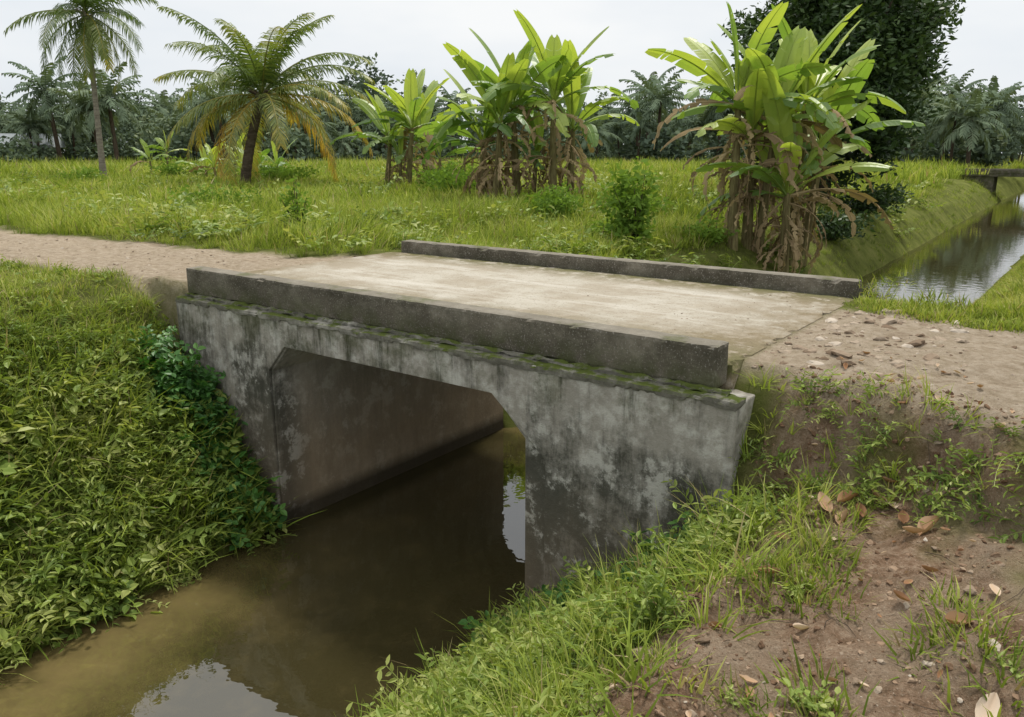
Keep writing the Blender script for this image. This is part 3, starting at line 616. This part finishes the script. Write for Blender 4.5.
# ------------------------------------------------------------------ coconut palms
def frond(mb,o,az,el0,Ln,droop,r,tint,nl=62,lw=.075,ll=1.05,tipt=0.,dr=(.3,.65)):
    n=14; p=np.array(o,float); P=[];T=[]
    for i in range(n+1):
        t=i/n; e=el0-droop*t**1.35; d=np.array([math.cos(az)*math.cos(e),math.sin(az)*math.cos(e),math.sin(e)]); P.append(p.copy());T.append(d); p=p+d*Ln/n
    P=np.array(P);T=np.array(T); side=np.array([-math.sin(az),math.cos(az),0])
    tube(mb,P,np.linspace(.05,.01,n+1),4,0,min(1,tint+.25),False)
    tw=r.normal(0,.25)
    for t in np.linspace(.12,.995,nl):
        q=t*n; i=min(n-1,int(q)); b=P[i]+(P[i+1]-P[i])*(q-i); f=T[i]; up=nrm(np.cross(f,side)); up=up if up[2]>0 else -up
        l=ll*(.4+.6*math.sin(math.pi*min(1,.15+t*.8)))*r.uniform(.8,1.1)
        for sg in (-1,1):
            d=nrm(side*sg*(.8+tw*sg*.3)+f*(.3+.6*t)+up*r.uniform(-.3,.25))
            mid=b+d*l*.5-np.array([0,0,l*.12]); tip=b+d*l*.8-np.array([0,0,l*r.uniform(*dr)])
            w=f*lw*.5
            mb.add([b-w*.7,b+w*.7,mid+w,mid-w,tip],[[0,1,2,3],[3,2,4]],0,float(np.clip(tint+tipt*t*t+r.normal(0,.06),0,1)))
def coconut(name,base,top,nf,Ln,seed,bm,yellow,r0=.2,r1=.12,bend=.3,elmin=-40,dr0=.75):
    r=np.random.default_rng(seed); mb=MB(); z0=gzw(*base); H=top[2]-z0; dx=top[0]-base[0]; dy=top[1]-base[1]
    pts=[];rad=[]
    for i in range(26):
        t=i/25; tt=t**(1+bend)
        pts.append((dx*tt,dy*tt,-.2+(H+.2)*t)); rad.append((r0+(r1-r0)*t+.12*math.exp(-t*14))*(1.06 if i%2 else .97))
    tube(mb,pts,rad,10,1); tp=np.array([dx,dy,H])
    for i in range(nf):
        t=(i+.5)/nf; az=i*2.39996+r.normal(0,.2); el=math.radians(80-(80-elmin)*t**1.0+r.normal(0,7))
        yl=max(0,(t-.5)*2)*yellow
        ty=float(np.clip(.12+.3*r.random()+yl*(.3+.5*r.random()),0,1))
        frond(mb,tp+np.array([0,0,.15*(1-t)]),az,el,Ln*r.uniform(.82,1.08)*(.8 if t<.1 else 1),(dr0+.7*t)*r.uniform(.85,1.2),r,ty,tipt=.25*yellow)
    for i in range(9):
        a=r.random()*6.28; c0=tp+np.array([math.cos(a)*.27,math.sin(a)*.27,-.25-.2*r.random()])
        th=np.linspace(0,math.pi,5); pp=[c0+np.array([0,0,.14*math.cos(q)]) for q in th]; tube(mb,pp,[.01,.1,.14,.1,.01],7,0,.55)
    for i in range(16):
        a=r.random()*6.28; d=np.array([math.cos(a),math.sin(a),0]); tube(mb,[tp+d*.1-np.array([0,0,.5]),tp+d*.32+np.array([0,0,.1]),tp+d*.6+np.array([0,0,.25])],[.09,.07,.04],5,1)
    o=mb.obj(name,[M['palm'],bm]); o.location=(base[0],base[1],z0)
coconut('coconut_palm',(-25.9,52),(-25.7,52,9.6),24,4.8,21,M['palmbark'],.3,.18,.13,.3,-50)
coconut('coconut_palm',(-13.4,41),(-12.2,41,4.2),31,6.0,22,M['palmbark2'],1.1,.26,.21,.5,-26,.9)
# ------------------------------------------------------------------ dark round tree, shrubs
def round_tree(name,base,h,rx,rz,cz,seed,mat,nclump,nleaf,lsz,sig=.75):
    r=np.random.default_rng(seed); mb=MB(); z0=gzw(*base)
    tube(mb,[(0,0,-.2),(0,.05,h*.15),(.1,.1,h*.3),(.05,0,h*.6)],[.32,.24,.2,.1],10,1)
    for i in range(nclump):
        d=nrm(r.normal(size=3)); rr=r.random()**.33*(.82+.22*r.random())
        c=np.array([d[0]*rx*rr,d[1]*rx*rr,cz+d[2]*rz*rr])
        if i%6==0:
            st=np.array([.08,.05,h*r.uniform(.2,.5)]); tube(mb,[st,(st+c)/2+r.normal(0,.15,3),c],[.09,.06,.02],5,1,.5,False)
        C=c+np.clip(r.normal(size=(nleaf,3)),-2,2)*np.array([sig,sig,sig*.6])
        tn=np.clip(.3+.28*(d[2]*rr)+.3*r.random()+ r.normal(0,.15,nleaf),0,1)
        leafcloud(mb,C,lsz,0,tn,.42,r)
    o=mb.obj(name,[M[mat],M['bark']]); o.location=(base[0],base[1],z0)
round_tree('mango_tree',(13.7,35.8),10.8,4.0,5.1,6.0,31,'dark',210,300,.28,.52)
def shrub(name,x,y,h,w,seed,lsz=.09,n=2600,mat='shrub'):
    r=np.random.default_rng(seed); mb=MB()
    for i in range(9):
        a=r.random()*6.28; rr=w*.5*math.sqrt(r.random()); tp=np.array([math.cos(a)*rr,math.sin(a)*rr,h*r.uniform(.55,1.0)*(1-.35*rr/(w*.5+.01))])
        tube(mb,[(0,0,-.05),tp*np.array([.4,.4,.5]),tp],[.02,.014,.005],4,1,.5,False)
        for q in np.linspace(.3,1.,5):
            p=tp*np.array([q,q,q]); C=p+r.normal(size=(n//45,3))*np.array([w*.13,w*.13,h*.07]); C[:,2]=np.abs(C[:,2])
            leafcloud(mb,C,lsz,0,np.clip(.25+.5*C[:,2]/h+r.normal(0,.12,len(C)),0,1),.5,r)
    o=mb.obj(name,[M[mat],M['bark']]); o.location=(x,y,gzw(x,y))
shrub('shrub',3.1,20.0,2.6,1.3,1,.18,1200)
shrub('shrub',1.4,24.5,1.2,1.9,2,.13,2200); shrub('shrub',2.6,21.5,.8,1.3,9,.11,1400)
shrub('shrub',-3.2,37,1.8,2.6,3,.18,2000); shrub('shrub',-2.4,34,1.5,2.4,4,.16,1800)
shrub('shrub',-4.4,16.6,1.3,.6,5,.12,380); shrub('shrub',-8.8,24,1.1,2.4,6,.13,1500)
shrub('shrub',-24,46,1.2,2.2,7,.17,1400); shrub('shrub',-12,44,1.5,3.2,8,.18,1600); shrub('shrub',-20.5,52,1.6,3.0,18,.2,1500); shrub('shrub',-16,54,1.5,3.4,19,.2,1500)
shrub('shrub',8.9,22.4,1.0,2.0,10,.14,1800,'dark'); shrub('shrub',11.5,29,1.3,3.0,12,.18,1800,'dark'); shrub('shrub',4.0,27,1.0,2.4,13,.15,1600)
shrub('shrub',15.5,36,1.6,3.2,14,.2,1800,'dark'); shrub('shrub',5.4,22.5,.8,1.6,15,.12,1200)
# ------------------------------------------------------------------ distant tree belt
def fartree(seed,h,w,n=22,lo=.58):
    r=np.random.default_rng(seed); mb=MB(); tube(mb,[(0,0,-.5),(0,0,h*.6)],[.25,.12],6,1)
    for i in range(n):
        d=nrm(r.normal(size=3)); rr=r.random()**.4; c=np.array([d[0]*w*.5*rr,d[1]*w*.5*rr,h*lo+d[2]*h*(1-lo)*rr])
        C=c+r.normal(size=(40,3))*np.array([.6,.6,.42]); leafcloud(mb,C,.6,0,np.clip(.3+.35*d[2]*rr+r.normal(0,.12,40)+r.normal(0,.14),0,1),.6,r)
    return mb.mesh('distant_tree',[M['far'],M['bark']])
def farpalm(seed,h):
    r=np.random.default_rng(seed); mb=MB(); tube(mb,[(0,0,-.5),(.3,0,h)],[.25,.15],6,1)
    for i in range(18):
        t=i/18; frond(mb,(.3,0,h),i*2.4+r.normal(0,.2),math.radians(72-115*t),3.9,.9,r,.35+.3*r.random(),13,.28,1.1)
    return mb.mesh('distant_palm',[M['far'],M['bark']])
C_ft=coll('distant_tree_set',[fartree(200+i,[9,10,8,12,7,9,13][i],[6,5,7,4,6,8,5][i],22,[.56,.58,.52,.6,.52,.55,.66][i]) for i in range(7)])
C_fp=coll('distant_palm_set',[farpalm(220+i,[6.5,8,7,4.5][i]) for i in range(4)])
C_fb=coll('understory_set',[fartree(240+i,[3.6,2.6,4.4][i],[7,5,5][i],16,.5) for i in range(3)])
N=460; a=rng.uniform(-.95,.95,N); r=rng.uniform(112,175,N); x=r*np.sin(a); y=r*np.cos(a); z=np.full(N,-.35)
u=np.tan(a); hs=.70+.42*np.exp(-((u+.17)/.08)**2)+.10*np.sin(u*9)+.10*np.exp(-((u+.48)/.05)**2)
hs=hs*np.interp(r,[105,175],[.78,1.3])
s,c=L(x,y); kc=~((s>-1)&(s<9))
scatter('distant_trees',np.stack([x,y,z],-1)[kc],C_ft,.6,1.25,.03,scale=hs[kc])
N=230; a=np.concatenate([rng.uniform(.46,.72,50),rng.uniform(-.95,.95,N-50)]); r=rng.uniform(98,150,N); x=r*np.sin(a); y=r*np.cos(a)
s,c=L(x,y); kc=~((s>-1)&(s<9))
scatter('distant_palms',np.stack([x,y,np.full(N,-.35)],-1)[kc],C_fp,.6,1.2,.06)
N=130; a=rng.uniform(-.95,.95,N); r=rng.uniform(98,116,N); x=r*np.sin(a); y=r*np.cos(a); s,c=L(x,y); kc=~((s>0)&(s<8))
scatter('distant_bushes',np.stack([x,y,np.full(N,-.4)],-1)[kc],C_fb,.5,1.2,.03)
# ------------------------------------------------------------------ small house in the tree belt
def flatmat(n,c):
    m,nt,out=newmat(n); tc=nd(nt,'ShaderNodeTexCoord').outputs['Object']; col=mixc(nt,noise_(nt,tc,2.),c,tuple(v*.6 for v in c))
    p=nd(nt,'ShaderNodeBsdfDiffuse',{'Color':col}); nt.links.new(p.outputs[0],out.inputs[0]); return m
hm=[flatmat('plaster_wall',(.4,.4,.37)),flatmat('tin_roof',(.32,.35,.36)),flatmat('dark_window',(.03,.035,.04))]
house=bpy.data.objects.new('farm_house',None); scene.collection.objects.link(house); house.location=(-55,93,-.35); house.rotation_euler=(0,0,.4)
def part(n,V,F,m):
    me=bpy.data.meshes.new(n); me.from_pydata(V,[],F); me.materials.append(m); o=bpy.data.objects.new(n,me); scene.collection.objects.link(o); o.parent=house
def bx(x0,x1,y0,y1,z0,z1): return [(x0,y0,z0),(x1,y0,z0),(x1,y1,z0),(x0,y1,z0),(x0,y0,z1),(x1,y0,z1),(x1,y1,z1),(x0,y1,z1)],[[0,3,2,1],[4,5,6,7],[0,1,5,4],[1,2,6,5],[2,3,7,6],[3,0,4,7]]
part('walls',*bx(-3.5,3.5,-2.5,2.5,0,2.5),hm[0])
part('roof',[(-4,-3.1,2.4),(4,-3.1,2.4),(4,3.1,2.4),(-4,3.1,2.4),(-4,0,3.9),(4,0,3.9)],[[0,1,5,4],[2,3,4,5],[0,4,3],[1,2,5],[0,3,2,1]],hm[1])
part('window_1',*bx(-2.4,-1.2,-2.56,-2.49,1,1.9),hm[2]); part('window_2',*bx(1.3,2.5,-2.56,-2.49,1,1.9),hm[2]); part('door',*bx(-.4,.5,-2.56,-2.49,0,2),hm[2])
# ------------------------------------------------------------------ world, sun, camera
SE,SAZ=math.radians(64),math.radians(25)
w=bpy.data.worlds.new('World'); scene.world=w; w.use_nodes=True; nt=w.node_tree; nt.nodes.clear()
wo=nt.nodes.new('ShaderNodeOutputWorld'); bg=nt.nodes.new('ShaderNodeBackground'); bg.inputs[1].default_value=.1
sky=nt.nodes.new('ShaderNodeTexSky'); sky.sky_type='NISHITA'; sky.sun_disc=False; sky.sun_elevation=SE; sky.sun_rotation=SAZ; sky.air_density=1.; sky.dust_density=2.
tc=nd(nt,'ShaderNodeTexCoord').outputs['Generated']
n=noise_(nt,mapping(nt,tc,(1,1,3.)),1.6,5,.55)
sz=nd(nt,'ShaderNodeSeparateXYZ',{0:tc}).outputs[2]
cl=ramp(nt,n,[(.3,(7.2,7.8,8.4)),(.5,(8.4,8.8,9.2)),(.7,(9.7,9.8,9.8))])
cl=mixc(nt,rng_(nt,sz,.25,.8),cl,(14.,14.,13.8))
f=ramp(nt,n,[(.25,(.82,.82,.82)),(.5,(.95,.95,.95))])
nt.links.new(mixc(nt,f,sky.outputs[0],cl),bg.inputs[0]); nt.links.new(bg.outputs[0],wo.inputs[0])
sd=bpy.data.lights.new('sun','SUN'); sd.energy=3.2; sd.angle=math.radians(8); sd.color=(1,.95,.87)
so_=bpy.data.objects.new('sun',sd); scene.collection.objects.link(so_)
dirv=Vector((math.sin(SAZ)*math.cos(SE),math.cos(SAZ)*math.cos(SE),math.sin(SE)))
so_.rotation_euler=dirv.to_track_quat('Z','Y').to_euler()
cam=bpy.data.cameras.new('camera'); co=bpy.data.objects.new('camera',cam); scene.collection.objects.link(co)
co.location=(0,0,1.59); co.rotation_euler=(math.radians(90-14.5),0,0); cam.sensor_width=36; cam.lens=800/1024*36; cam.clip_end=2000; cam.clip_start=.05
scene.camera=co
print('DONE')
